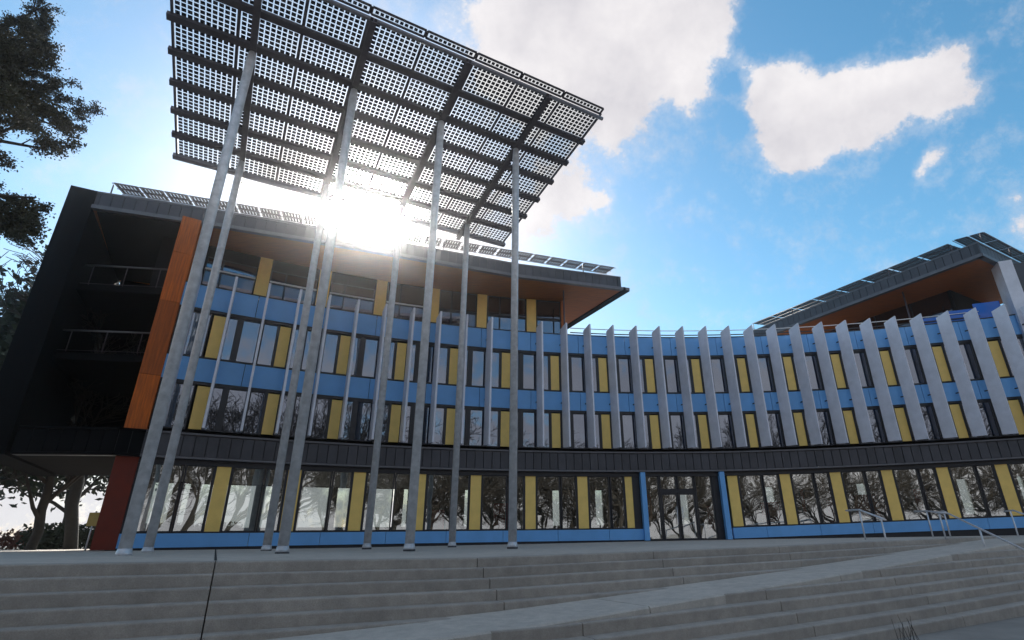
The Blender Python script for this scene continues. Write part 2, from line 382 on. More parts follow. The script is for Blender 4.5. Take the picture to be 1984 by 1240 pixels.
# ------------------------------------------------------------------ solar canopy
ZC0, TANT, VP0 = 15.645, math.tan(0.1364), -16.278
def cz(v): return ZC0+TANT*(v-VP0)
CT = math.cos(0.1364); ST = math.sin(0.1364)
DS = (VV*CT + ZZ*ST)   # up-slope direction (towards the viewer)
NS = UU.cross(DS).normalized()
if NS.z < 0: NS = -NS
canopy = thing('solar_canopy', 'tall slatted solar panel canopy standing on slim round steel poles over the plaza', 'canopy', uv(3.2, -19, -.25))
inv = canopy.location.copy()
def cobj(name, bm, m, parent, **k):
    for v in bm.verts: v.co -= inv
    return obj(name, bm, m, parent, **k)
rows_v = [-13.63, -15.0, -16.32, -17.62, -18.94, -20.26, -21.5, -22.75]
UL, UR = -4.12, 10.6
for i, v in enumerate(rows_v):
    bm = bmesh.new(); z = cz(v)
    if i == 0:
        tube(bm, [uv(UL-.15, v, z-.10), uv(UR+.15, v, z-.10)], .075, n=8)
        cobj('edge_tube', bm, MT['steel2'], canopy)
    else:
        a = uv(UL-.12, v, z-.13); b = uv(UR+.14, v, z-.13)
        beam(bm, a, b, .24, .05, NS); beam(bm, a+NS*.07-VV*.10, b+NS*.07-VV*.10, .02, .16, NS); beam(bm, a+NS*.07+VV*.10, b+NS*.07+VV*.10, .02, .16, NS)
        cobj('purlin', bm, MT['steel'] if i < 7 else MT['steel2'], canopy)
poles_u = [-1.77, 1.53, 4.84, 8.13]
for u in poles_u:
    bm = bmesh.new()
    A_, B_ = -13.45, -22.9; prof = [(-.10, 0), (.10, 0), (.10, -.03), (.015, -.03), (.015, -.17), (.10, -.17), (.10, -.20), (-.10, -.20), (-.10, -.17), (-.015, -.17), (-.015, -.03), (-.10, -.03)]
    ra_ = [[bm.verts.new(uv(u+x, v_, cz(v_)-.22+y)) for x, y in prof] for v_ in (A_, B_)]
    for q_ in range(12): bm.faces.new((ra_[0][q_], ra_[0][(q_+1) % 12], ra_[1][(q_+1) % 12], ra_[1][q_]))
    bm.faces.new(ra_[0]); bm.faces.new(ra_[1][::-1])
    cobj('rafter', bm, MT['steel'], canopy)
for u in (UL, UR):
    bm = bmesh.new(); beam(bm, uv(u, -13.5, cz(-13.5)-.02), uv(u, -22.85, cz(-22.85)-.02), .05, .09, NS)
    cobj('end_beam', bm, MT['steel'], canopy)
PLX = {}
def pole(u, v, ztop):
    zb = -.24; bm = bmesh.new(); r = .135
    tube(bm, [uv(u, v, zb+.05), uv(u, v, ztop-.5), uv(u, v, ztop-.1)], [r, r, r*.8], n=20)
    o = cobj('pole', bm, MT['pole'], canopy)
    bm = bmesh.new(); tube(bm, [uv(u, v, zb-.06), uv(u, v, zb-.01)], .17, n=20, smooth=False)
    cobj('base_plate', bm, MT['plate'], o)
    bm = bmesh.new(); tube(bm, [uv(u, v, zb-.01), uv(u, v, zb+.045), uv(u, v, zb+.14)], [.175, .16, .14], n=20)
    cobj('base_collar', bm, MT['pole'], o)
for i, u in enumerate(poles_u):
    pole(u, -16.278, cz(-16.278)-.3)
    pole(u, -16.278-5.334, cz(-16.278-5.334)-.3)
# modules: 8 columns x 7 rows + half row at the leading edge
CW = (UR-UL)/8
def module_mesh(nx, ny, w, d, cell, name, mx_=.05, my_=.04, celly=None, fw=.035):
    bm = bmesh.new(); px = (w-2*mx_)/nx; py = (d-2*my_)/ny; hy = (celly or cell)/2
    for i in range(nx):
        for j in range(ny):
            cx = -w/2+mx_+px*(i+.5); cy = -d/2+my_+py*(j+.5); h = cell/2
            v = [bm.verts.new((cx+sx*h, cy+sy*hy, 0)) for sx, sy in ((-1, -1), (1, -1), (1, 1), (-1, 1))]
            bm.faces.new(v)
    # aluminium frame
    for a, b in (((-w/2, -d/2), (w/2, -d/2)), ((-w/2, d/2), (w/2, d/2)), ((-w/2, -d/2), (-w/2, d/2)), ((w/2, -d/2), (w/2, d/2))):
        beam(bm, (a[0], a[1], 0), (b[0], b[1], 0), fw, .03, Vector((0, 0, 1)), mi=2)
    f = bm.faces.new([bm.verts.new((sx*w/2, sy*d/2, .008)) for sx, sy in ((-1, -1), (1, -1), (1, 1), (-1, 1))]); f.material_index = 1
    me = bpy.data.meshes.new(name); bm.to_mesh(me); bm.free()
    for k in (MT['cell'], MT['mglass'], MT['steel']): me.materials.append(k)
    return me
me_mod = module_mesh(10, 7, CW-.03, 1.27, .132, 'solar_module', .055, .045, fw=.07)
me_half = module_mesh(10, 1, CW-.05, .26, .116, 'solar_module_strip', .085, .06, fw=.08)
RM = Matrix((UU, DS, NS)).transposed().to_4x4()
for i in range(8):
    for j in range(7):
        v = (rows_v[j]+rows_v[j+1])/2; o = link('solar_module', me_mod, canopy)
        jit = Matrix.Rotation(random.uniform(-.006, .006), 4, 'X')
        o.matrix_local = Matrix.Translation(uv(UL+CW*(i+.5), v, cz(v))-inv) @ RM @ jit
    v = -13.63+.20; o = link('solar_module', me_half, canopy)
    o.matrix_local = Matrix.Translation(uv(UL+CW*(i+.5), v, cz(v)+.03)-inv) @ RM

# ------------------------------------------------------------------ building
bld = thing('office_building', 'curved glass office block with blue bands, yellow panels and upright grey fins', 'building', (0, 0, 0))
A_L, A_R = -35.5, 24.0
YU = [-33.42, -29.89, -26.35, -22.76, -19.19, -15.52, -11.95, -8.36, -4.82, -1.30, 2.13, 5.50, 8.88, 12.23, 15.62, 19.0, 22.4]
FLOORS = [(9.87, 11.0), (6.52, 7.58)]       # blue bands
WINS = [(7.62, 9.72), (4.44, 6.40)]
# backing so nothing shows through
bm = bmesh.new(); arcbox(bm, A_L-.9, A_R+4, RR+.30, RR+.55, 3.1, 10.9, n=40); obj('backing_wall', bm, MT['core'], bld)
bm = bmesh.new(); arcbox(bm, -36.2, A_R+4, RR+.3, RR+9, 10.55, 10.75, n=40); obj('roof_deck', bm, MT['clad'], bld)
bm = bmesh.new(); arcbox(bm, -35.9, A_R+4, RR+8.7, RR+9, 3.0, 10.5, n=30); obj('rear_wall', bm, MT['core'], bld)
bm = bmesh.new(); arcbox(bm, -35.9, A_R+4, RR+.3, RR+8.7, 3.05, 3.2, n=30); obj('ceiling', bm, MT['room'], bld)
bm = bmesh.new(); arcbox(bm, -35.9, A_R+4, RR+.2, RR+8.7, -.30, -.12, n=30); obj('room_floor', bm, MT['roomfloor'], bld)
a = -35.9; i = 0
while a < A_R+4:
    w_o = 1.55 if a < -21 else .55; piers = .55 if a < -21 else 2.6
    pieces('rear_pier', MT['room'], bld, [(a, a+piers, RR+8.7, RR+8.95, -.2, 3.05)])
    pieces('rear_sill', MT['room'], bld, [(a+piers, a+piers+w_o, RR+8.7, RR+8.95, -.2, .75)])
    a += piers+w_o
pieces('partition_wall', MT['room'], bld, [(x, x+.12, RR+1.8, RR+8.6, -.12, 3.05) for x in (-28.6, -20.4, -12.6, 1.4, 8.6, 15.2)])
pieces('room_column', MT['room'], bld, [(x, x+.5, RR+2.2, RR+2.6, -.12, 3.05) for x in (-33, -24.4, -16.9, -9.2, 5.1, 12.3, 18.4)])
pieces('red_partition', MT['redpanel'], bld, [(x, x+w, RR+r_, RR+r_+.1, .2+h, 1.5+h) for x, w, r_, h in ((-19.5, .8, 3.2, 0), (-15.6, 1.1, 2.6, .3), (-9.6, 1.4, 4, .7), (-5.2, .7, 3, .8), (3.0, 1.2, 2.6, .2), (5.6, .8, 3.6, .9), (7.6, 1.2, 3, .2), (9.8, 1.5, 4, .5), (12.7, .6, 2.4, .6), (-.6, .8, 3, 0.1))])
# blue bands, split at every half bay
edges = [A_L]+[(a+b)/2 for a, b in zip(YU, YU[1:])]+[A_R]
for z0, z1 in FLOORS:
    for a, b in zip(edges, edges[1:]):
        bm = bmesh.new(); g_ = .012/RR*57.3
        arcbox(bm, a+g_, b-g_, RR-.02, RR+.12, z0, z1-.03, n=2)
        obj('blue_panel', bm, MT['blue'], bld)
bm = bmesh.new(); arcbox(bm, A_L, A_R, RR-.05, RR+.25, 10.97, 11.02, n=36); obj('parapet_cap', bm, MT['frame'], bld)
pieces('dark_reveal', MT['frame'], bld, [(A_L, A_R, RR+.02, RR+.2, z0, z1) for z0, z1 in ((9.74, 9.87), (7.58, 7.63), (6.40, 6.52))], n=36)
def pane(parent, m, a0, a1, r, z0, z1):
    bm = bmesh.new(); t = random.uniform(-.004, .004); t2 = random.uniform(-.004, .004)
    pts = [P(a0, r+t, z0), P(a1, r-t, z0), P(a1, r-t+t2, z1), P(a0, r+t+t2, z1)]
    bm.faces.new([bm.verts.new(p) for p in pts]); o = obj('pane', bm, m, parent, norm=False); return o
def window(parent, m, a0, a1, r, z0, z1, fw=.045, name='window'):
    g_ = fw/r*57.3; bm = bmesh.new()
    arcbox(bm, a0, a0+g_, r-.03, r+.08, z0, z1); arcbox(bm, a1-g_, a1, r-.03, r+.08, z0, z1)
    arcbox(bm, a0+g_, a1-g_, r-.03, r+.08, z0, z0+fw); arcbox(bm, a0+g_, a1-g_, r-.03, r+.08, z1-fw, z1)
    w = obj(name, bm, MT['frame'], parent); pane(w, m, a0+g_, a1-g_, r+.04, z0+fw, z1-fw); return w
def ypanel(parent, a, hw, r, z0, z1):
    d = hw/r*57.3; bm = bmesh.new(); arcbox(bm, a-d, a+d, r-.015, r+.08, z0, z1); return obj('yellow_panel', bm, MT['yellow'], parent, bevel=.006)
for fi, (z0, z1) in enumerate(WINS):
    for i, y in enumerate(YU):
        ypanel(bld, y, .24, RR+.06, z0+.04, z1-.06)
        nxt = YU[i+1] if i+1 < len(YU) else y+3.4
        s = nxt-y
        for f0, f1 in ((.12, .275), (.335, .635), (.65, .885)):
            a0, a1 = y+s*f0, y+s*f1
            if a0 > A_R: continue
            window(bld, MT['glass_hi'], a0, a1, RR+.08, z0, z1, fw=.05)
        # dark jamb strips
        pieces('dark_jamb', MT['frame'], bld, [(y+s*f0, y+s*f1, RR+.03, RR+.15, z0, z1) for f0, f1 in ((.086, .12), (.275, .335), (.885, .914))])
    window(bld, MT['glass_hi'], A_L+.05, YU[0]-.42, RR+.08, z0, z1, fw=.05)
# dark cladding band with its own panels
def band(a0, a1, w, r, z0, z1, name='cladding_panel'):
    n = int((a1-a0)/w)
    for i in range(n):
        a = a0+(a1-a0)*i/n; b = a0+(a1-a0)*(i+1)/n; bm = bmesh.new(); j = random.uniform(-.005, .005)
        g_ = .016/r*57.3
        arcbox(bm, a+g_, b-g_, r+j, r+.12, z0, z1); obj(name, bm, MT['clad'], bld)
band(A_L, A_R, .56, RR-.16, 3.32, 4.18)
bm = bmesh.new(); arcbox(bm, A_L, A_R, RR-.02, RR+.3, 3.2, 4.28, n=36); obj('dark_reveal', bm, MT['frame'], bld)
pieces('band_trim', MT['trim'], bld, [(A_L, A_R, RR-.24, RR+.1, 4.19, 4.27), (A_L, A_R, RR-.24, RR+.1, 3.22, 3.30)], n=36)
bm = bmesh.new(); arcbox(bm, A_L, A_R, RR+.02, RR+.28, 3.0, 3.2, n=36); obj('dark_reveal', bm, MT['frame'], bld)
# ground floor
YG = [-31.65, -28.1, -24.52, -20.90, -17.37, -13.76, -10.2, -6.9]
YG2 = [.28, 3.87, 7.22, 10.5, 13.85, 17.2, 20.6]
D_L, D_R = -6.05, -.52
for Y, lo, hi in ((YG, A_L, D_L-.3), (YG2, D_R+.35, A_R)):
    for i, y in enumerate(Y):
        ypanel(bld, y, .27, RR+.10, .42, 3.0)
    cuts = [lo-.35]+Y+[hi+.4]
    for a, b in zip(cuts, cuts[1:]):
        s = b-a
        if s < 1.0: continue
        lo_, hi_ = a+.42, b-.42
        segs = [(lo_, a+s*.575-.03), (a+s*.575+.03, hi_)] if s > 3 else [(lo_, hi_)]
        for p, q in segs:
            if q-p > .2: window(bld, MT['glass_lo'], p, q, RR+.12, .40, 3.02, fw=.05)
        pieces('dark_jamb', MT['frame'], bld, [(e[0], e[1], RR+.08, RR+.2, .4, 3.02) for e in ((a+.35, a+.42), (b-.42, b-.35))])
    e = [lo]+[(a+b)/2 for a, b in zip(Y, Y[1:])]+[hi+.3 if hi < 0 else hi]
    for a, b in zip(e, e[1:]):
        bm = bmesh.new(); arcbox(bm, a+.012, b-.012, RR-.02, RR+.2, -.16, .36, n=2); obj('blue_panel', bm, MT['blue'], bld)
    pieces('dark_reveal', MT['frame'], bld, [(lo, hi, RR+.08, RR+.25, -.6, -.16), (lo, hi, RR+.04, RR+.2, .36, .41)], n=24)
# entrance
for a in (D_L, D_R):
    s = 1 if a == D_L else -1
    bm = bmesh.new(); arcbox(bm, a-.17, a+.17, RR-.22, RR+.4, -.2, 3.2); obj('blue_post', bm, MT['blue'], bld, bevel=.01)
ent = bpy.data.objects.new('entrance_door', None); COL.objects.link(ent); ent.parent = bld
rd = RR+.16
for a0, a1 in ((D_L+.2, -4.85), (-4.8, -3.62), (-3.57, -2.4), (-2.35, -1.15)):
    mid = a0 > -4.84 and a1 < -2.3
    if mid:
        window(ent, MT['glass_lo'], a0, a1, rd, 2.3, 3.05, fw=.06, name='transom_window')
        window(ent, MT['glass_lo'], a0, a1, rd, -.2, 2.14, fw=.085, name='door_leaf')
        bm = bmesh.new(); c = a1-.16 if a0 < -4 else a0+.16; tube(bm, [P(c, rd-.09, .55), P(c, rd-.09, 1.45)], .018, n=8); obj('handle', bm, MT['rail'], ent)
    else:
        window(ent, MT['glass_lo'], a0, a1, rd, -.2, 3.05, fw=.06, name='side_light')
bm = bmesh.new(); arcbox(bm, -4.8, -2.4, rd-.06, rd+.1, 2.14, 2.3, n=2); obj('door_head', bm, MT['frame'], ent)
bm = bmesh.new(); arcbox(bm, -1.15, D_R-.17, RR+.1, RR+.45, -.2, 3.1); obj('dark_reveal', bm, MT['frame'], bld)
bm = bmesh.new(); arcbox(bm, D_L-.7, D_L-.17, RR+.06, RR+.3, -.2, 3.1); obj('dark_reveal', bm, MT['frame'], bld)
# a few window stays and ceiling lamps seen as small white marks
# ------------------------------------------------------------------ fins
FN = [-34.89, -33.05, -31.23, -29.45, -27.70, -25.92, -24.13, -22.28, -20.43, -18.58, -16.78, -14.95, -13.08, -11.24, -9.45, -7.66, -5.88, -4.09, -2.29, -.52, 1.23, 2.97, 4.68, 6.38, 8.08, 9.76, 11.44, 13.12, 14.82, 16.53, 18.23, 19.94, 21.6]
for i, a in enumerate(FN):
    near = P(a, RR-.80, 0); near.z = 0
    top = 11.42; zb = 4.42+dz(a, 4.3)
    far = near+DD*.64; side = UU*.05
    bm = bmesh.new()
    c = [near-side, near+side, far+side, far-side]
    quadbox(bm, [Vector((p.x, p.y, zb+(.0 if k < 2 else .04))) for k, p in enumerate(c)]+[Vector((p.x, p.y, top-(0 if k < 2 else .22))) for k, p in enumerate(c)])
    f = obj('fin', bm, MT['fin'], bld, bevel=.004)
    for z in (4.6, 6.9, 10.3):
        bm = bmesh.new(); q = far
        beam(bm, Vector((q.x, q.y, z+dz(a, z)))-DD*.05, Vector((q.x, q.y, z+dz(a, z)))+DD*.17, .03, .06)
        obj('bracket', bm, MT['frame'], f)
# ------------------------------------------------------------------ penthouse under the left roof
RP = RR+2.2
PY = [-35.2, -31.6, -27.95, -24.2, -20.45, -16.9, -13.1]
bm = bmesh.new(); arcbox(bm, -37.2, -10.75, RP+.25, RP+.5, 10.7, 14.2, n=16); obj('backing_wall', bm, MT['core'], bld)
for i, y in enumerate(PY[1:]):
    ypanel(bld, y, .30, RP, 11.0, 14.12)
cuts = PY+[-10.75+.0]
for i, (a, b) in enumerate(zip(cuts, cuts[1:])):
    lo_ = a+.42; hi_ = b-(.42 if i < 6 else .05); s = hi_-lo_
    segs = [(lo_, lo_+s*.32), (lo_+s*.32, hi_)] if i < 6 else [(lo_, hi_)]
    for p, q in segs:
        window(bld, MT['glass_ph'] if i < 5 else MT['glass_hi'], p, q, RP+.04, 10.9, 12.78, fw=.04)
        window(bld, MT['glass_hi'] if i < 2 else MT['glass_ph'], p, q, RP+.04, 12.86, 13.5 if i < 3 else 14.1, fw=.04)
    bm = bmesh.new(); arcbox(bm, lo_, hi_, RP-.03, RP+.06, 12.78, 12.86, n=2); obj('transom', bm, MT['white'] if i < 4 else MT['frame'], bld)
    if i < 3:
        bm = bmesh.new(); arcbox(bm, lo_, hi_, RP+.05, RP+.12, 13.5, 14.14, n=2); obj('head_panel', bm, MT['black'], bld)
# end wall of the penthouse, timber clad, running back
pe = P(-10.75, RP, 0); pe.z = 0
bm = bmesh.new(); obox(bm, Vector((pe.x, pe.y, 10.76)), UU, DD, ZZ, .2, 6.0, 3.42); obj('timber_wall', bm, MT['soffit'], bld)
# roof plate
def V3(p, z): return Vector((p[0], p[1], z))
edge = [(-20.75, 20.3), (-15.57, 22.13), (-9.59, 24.49), (-1.59, 27.9), (4.75, 29.83)]
bm = bmesh.new(); quadbox(bm, [V3(p, 14.10) for p in ((-20.4, 20.6), (-17.0, 21.75), (-21.0, 28.6), (-24.6, 27.4))]+[V3(p, 14.19) for p in ((-20.4, 20.6), (-17.0, 21.75), (-21.0, 28.6), (-24.6, 27.4))]); obj('ceiling_shade_sheet', bm, MT['black'], bld)  # black sheet under the timber soffit, standing in for deep shade
tip = (5.25, 29.98); back = (1.0, 37.4)
bl_ = (-24.9, 27.7)
bm = bmesh.new()
poly = edge+[tip, back, (-6, 34.5), bl_]
v0 = [bm.verts.new(V3(p, 14.2)) for p in poly]; v1 = [bm.verts.new(V3(p, 14.28)) for p in poly]
bm.faces.new(v0[::-1]); bm.faces.new(v1)
for i in range(len(poly)):
    f = bm.faces.new((v0[i], v0[(i+1) % len(poly)], v1[(i+1) % len(poly)], v1[i])); f.material_index = 1
obj('soffit', bm, [MT['soffit'], MT['clad']], bld)
def strip(bm, pts, off, z0, z1, th):
    """upright strip along a poly-line, off = outward offset"""
    for a, b in zip(pts, pts[1:]):
        a = Vector((*a, 0)); b = Vector((*b, 0)); d = (b-a).normalized(); n = Vector((d.y, -d.x, 0))
        quadbox(bm, [V3(a+n*off, z0), V3(b+n*off, z0), V3(b+n*(off-th), z0), V3(a+n*(off-th), z0), V3(a+n*off, z1), V3(b+n*off, z1), V3(b+n*(off-th), z1), V3(a+n*(off-th), z1)])
bm = bmesh.new(); strip(bm, edge+[tip], .06, 14.16, 14.34, .25); obj('roof_edge_trim', bm, MT['trim'], bld)
bm = bmesh.new(); strip(bm, [tip, back], .03, 14.14, 14.34, .45); obj('roof_edge_trim', bm, MT['black'], bld)
bm = bmesh.new(); strip(bm, edge, .02, 15.0, 15.07, .3); obj('fascia_cap', bm, MT['trim'], bld)
bm = bmesh.new(); strip(bm, edge, -.06, 14.3, 15.02, .2); strip(bm, [edge[-1], (1.0, 36.5)], -.06, 14.3, 15.02, .2); obj('fascia_backing', bm, MT['frame'], bld)
def fascia(pts, w, z0, z1, parent, m, off=.0):
    for a, b in zip(pts, pts[1:]):
        a = Vector((*a, 0)); b = Vector((*b, 0)); L = (b-a).length; n = max(1, round(L/w)); d = (b-a)/n; nn = Vector((d.y, -d.x, 0)).normalized()
        for i in range(n):
            p = a+d*i+d.normalized()*.013; q = a+d*(i+1)-d.normalized()*.013; j = off+random.uniform(-.005, .005); bm = bmesh.new()
            quadbox(bm, [V3(p+nn*j, z0), V3(q+nn*j, z0), V3(q+nn*(j-.05), z0), V3(p+nn*(j-.05), z0), V3(p+nn*j, z1), V3(q+nn*j, z1), V3(q+nn*(j-.05), z1), V3(p+nn*(j-.05), z1)])
            obj('cladding_panel', bm, m, parent)
fascia(edge, .46, 14.34, 14.995, bld, MT['clad'])
fascia([edge[-1], (1.0, 36.6)], .46, 14.34, 14.995, bld, MT['clad'])
bm = bmesh.new(); pl = [edge[0], edge[1], edge[2], edge[3], edge[4], (1.0, 36.4), (-6, 34.2), (-24.6, 27.5)]
bm.faces.new([bm.verts.new(V3(p, 14.9)) for p in pl]); obj('roof_deck', bm, MT['clad'], bld)
bm = bmesh.new(); tube(bm, [(1.16, 29.9, 10.7), (1.16, 29.9, 14.2)], .05, n=10); obj('roof_post', bm, MT['steel'], bld)
# ------------------------------------------------------------------ open end bay on the left
EW = Vector((-20.45, 20.35, 0))
bm = bmesh.new(); obox(bm, V3(EW, 3.2)-UU*.95, UU, DD, ZZ, .95, 8.6, 11.85); obj('end_wall', bm, MT['black'], bld)
oc = P(-36.45, RR, 0); oc.z = 0
oe = P(-35.5, RR, 0); oe.z = 0
n_ = (oe-oc).normalized(); nn = Vector((n_.y, -n_.x, 0))
for z0, z1 in ((-.2, 3.2), (4.2, 6.55), (6.565, 9.9), (9.915, 12.3), (12.315, 14.18)):
    bm = bmesh.new(); quadbox(bm, [V3(oc+nn*.06, z0), V3(oe+nn*.06, z0), V3(oe+DD*8, z0), V3(oc+DD*8, z0), V3(oc+nn*.06, z1), V3(oe+nn*.06, z1), V3(oe+DD*8, z1), V3(oc+DD*8, z1)])
    obj('timber_panel', bm, MT['timber'] if z0 > 1 else MT['redwall'], bld)
fl = [(EW.x, EW.y), ((oc-nn*.0).x, oc.y-.02), (oe.x, oe.y)]
fl = [(EW.x+.2, EW.y+.1), (oc.x, oc.y-.16), (oe.x+.1, oe.y-.12)]
bm = bmesh.new(); strip(bm, fl, .0, 3.2, 4.28, .25); obj('fascia_backing', bm, MT['frame'], bld)
fascia(fl, .46, 3.32, 4.18, bld, MT['black'], off=.05)
bm = bmesh.new(); strip(bm, fl, .12, 4.19, 4.27, .25); obj('band_trim', bm, MT['black'], bld)
bm = bmesh.new(); strip(bm, fl, .12, 3.22, 3.30, .25); obj('band_trim', bm, MT['black'], bld)
def deck(z0, z1, inset=0, name='deck_slab'):
    bm = bmesh.new(); a = V3(fl[0], 0)+DD*inset-nn*0; b = V3(fl[1], 0)+DD*inset
    quadbox(bm, [V3(a-UU*.1, z0), V3(b+UU*.3, z0), V3(b+UU*.3+DD*(8.4-inset), z0), V3(a-UU*.1+DD*(8.4-inset), z0), V3(a-UU*.1, z1), V3(b+UU*.3, z1), V3(b+UU*.3+DD*(8.4-inset), z1), V3(a-UU*.1+DD*(8.4-inset), z1)])
    obj(name, bm, MT['black'], bld)
deck(3.25, 4.15, .12); deck(7.35, 7.65, 1.2); deck(10.6, 10.9, 1.2)
bm = bmesh.new(); a = V3(fl[0], 0)+DD*8.3; b = V3(fl[1], 0)+DD*8.3
obox(bm, V3(a-UU*.1, 8.2), UU, DD, ZZ, (b-a).length+.4, .15, 6.0); obj('rear_screen', bm, MT['black'], bld)
bm = bmesh.new(); obox(bm, V3(a-UU*.1, 4.1), UU, DD, ZZ, (b-a).length*.66, .15, 4.08); obj('rear_screen', bm, MT['black'], bld)
for z in (8.6, 11.75):
    bm = bmesh.new(); tube(bm, [V3(V3(fl[0], 0)+DD*1.0, z-.0), V3(V3(fl[1], 0)+DD*1.0, z)], .045, n=8)
    o = obj('guard_rail', bm, MT['trim'], bld)
    for t in (.1, .5, .9):
        bm = bmesh.new(); p = V3(fl[0], 0).lerp(V3(fl[1], 0), t)+DD*1.0; tube(bm, [V3(p, z-.95), V3(p, z)], .02, n=6)
        obj('rail_post', bm, MT['steel'], o)
    bm = bmesh.new(); p = V3(fl[0], 0)+DD*1.0; q_ = V3(fl[1], 0)+DD*1.0
    for h in (.9,): tube(bm, [V3(p, z-h), V3(q_, z-h)], .012, n=4)
    obj('rail_wire', bm, MT['steel'], o)

# roof terrace rails above the parapet, between the two penthouses
tr = bpy.data.objects.new('terrace_rail', None); COL.objects.link(tr); tr.parent = bld
bm = bmesh.new(); n = 24
pts = [P(-10.6+(19.0+10.6)*i/n, RR+.45, 11.60) for i in range(n+1)]; tube(bm, pts, .025, n=6)
obj('top_rail', bm, MT['white'], tr)
bm = bmesh.new(); arcbox(bm, -10.6, 19, RR+.42, RR+.45, 11.28, 11.34, n=24); obj('lower_rail', bm, MT['frame'], tr)
for a in FN:
    if -10.5 < a < 19:
        bm = bmesh.new(); p = P(a+.28, RR+.38, 10.95); q_ = P(a+.28, RR+.38, 11.6); beam(bm, p, q_, .07, .05, up=Vector((0, 1, 0))); obj('rail_post', bm, MT['white'], tr)
# ------------------------------------------------------------------ right penthouse
CR = Vector((24.25, 26.13, 0))
BK = CR+DD*16.0; RT = CR+UU*9.0
bm = bmesh.new()
c = [CR, RT, RT+DD*16, BK]
quadbox(bm, [V3(p, 14.2) for p in c]+[V3(p, 14.28) for p in c]); obj('soffit', bm, MT['soffit'], bld)
pts_r = [(BK.x, BK.y), (CR.x, CR.y), (RT.x, RT.y)]
fascia(pts_r, .46, 14.36, 15.0, bld, MT['clad'])
bm = bmesh.new(); strip(bm, pts_r, .05, 14.16, 14.35, .3); obj('roof_edge_trim', bm, MT['trim'], bld)
bm = bmesh.new(); strip(bm, pts_r, .02, 15.0, 15.06, .3); obj('fascia_cap', bm, MT['trim'], bld)
bm = bmesh.new(); strip(bm, pts_r, -.06, 14.3, 15.0, .2); bm.faces.new([bm.verts.new(V3(p, 14.95)) for p in c]); obj('roof_deck', bm, MT['frame'], bld)
wp = CR+UU*3.4+DD*3.2
for i in range(5):
    bm = bmesh.new(); o0 = V3(wp+DD*(i*2.4), 10.8); obox(bm, o0, UU, DD, ZZ, .06, .08, 3.4); obox(bm, o0+ZZ*1.1, UU, DD, ZZ, .05, 2.4, .05)
    w = obj('window', bm, MT['frame'], bld)
    bm = bmesh.new(); a = o0+UU*.03+DD*.08; bm.faces.new([bm.verts.new(p) for p in (a, a+DD*2.32, a+DD*2.32+ZZ*3.4, a+ZZ*3.4)]); obj('pane', bm, MT['glass_ph'], w)
bm = bmesh.new(); obox(bm, V3(wp+UU*.2, 10.8), UU, DD, ZZ, .2, 12.5, 3.4); obox(bm, V3(wp, 10.8), UU, DD, ZZ, 5.5, .2, 3.4); obj('backing_wall', bm, MT['core'], bld)
bm = bmesh.new(); p = CR+UU*1.0+DD*4.8; tube(bm, [V3(p, 10.7), V3(p, 14.2)], .05, n=8); obj('roof_post', bm, MT['steel'], bld)
# blue glass screen behind the last fins
for a in (15.4, 17.1, 18.8):
    bm = bmesh.new(); arcbox(bm, a, a+1.6, RR+.5, RR+.53, 11.0, 11.0+.55+(a-15.4)*.16, n=1); obj('glass_screen', bm, MT['glass_bal'], bld)
# white end wall at the far right
def slabw(a0, a1, r0, r1, z0, z1, m, name):
    bm = bmesh.new(); arcbox(bm, a0, a1, r0, r1, z0, z1); return obj(name, bm, m, bld)
slabw(21.6, 24.5, RR+.4, RR+.9, 8.2, 14.15, MT['clad'], 'end_wall')
slabw(21.9, 23.6, RR+.3, RR+.38, 9.0, 10.6, MT['frame'], 'end_window')
bm = bmesh.new(); arcbox(bm, 20.75, 21.55, RR-.25, RR+.8, 8.2, 14.15)
obj('white_end_wall', bm, MT['fin'], bld)
# ------------------------------------------------------------------ rooftop solar arrays
me_r = module_mesh(6, 1, .90, .54, .118, 'roof_module', .02, .03, celly=.46, fw=.04)
def array(root, p0, d, n, rows, ztop, pitch, slope, me, dpitch, gap_posts=4):
    d = Vector(d).normalized(); nrm = Vector((-d.y, d.x, 0))       # nrm points away from the roof edge, inward
    sl = (nrm*math.cos(slope)-ZZ*math.sin(slope)); up_ = d.cross(sl).normalized()
    M3 = Matrix((d, sl, up_)).transposed().to_4x4()
    for j in range(rows):
        for i in range(n):
            p = Vector(p0)+d*(pitch*(i+.5))+sl*(dpitch*(j+.5))
            o = link('solar_module', me, root); o.matrix_local = Matrix.Translation(V3(p, ztop+p.z)-root.location) @ M3
    for j in range(rows+1):
        bm = bmesh.new(); a = Vector(p0)+sl*dpitch*j; a.z += ztop-.04; tube(bm, [a-root.location, a+d*pitch*n-root.location], .022, n=6)
        obj('mounting_rail', bm, MT['trim'], root)
    for i in range(0, n+1, gap_posts):
        bm = bmesh.new(); a = Vector(p0)+d*pitch*i+sl*.2; a.z += ztop-.04; tube(bm, [a-root.location, V3(a, 15.0)-root.location], .03, n=6); obj('mounting_leg', bm, MT['steel'], root)
ra = thing('rooftop_solar_array', 'long double row of solar panels edging the left roof behind the canopy', 'solar panels', (-8, 26, 15), group='rooftop solar arrays')
dirs = [(Vector((*edge[0], 0)), Vector((*edge[2], 0))), (Vector((*edge[2], 0)), Vector((*edge[4], 0)))]
a, b = dirs[0]; a = a+(b-a).normalized()*.75; n1 = int((b-a).length/1.0)
array(ra, a+Vector((.02, -.1, 0)), b-a, n1, 2, 15.62, (b-a).length/n1, R_(-9), me_r, .62)
a, b = dirs[1]; b = b-(b-a).normalized()*.35; n2 = int((b-a).length/1.0)
array(ra, a+Vector((.02, -.1, 0)), b-a, n2, 2, 15.60, (b-a).length/n2, R_(-9), me_r, .62)
me_r2 = module_mesh(8, 4, 1.62, .62, .192, 'roof_module_wide', .03, .02, celly=.140, fw=.03)
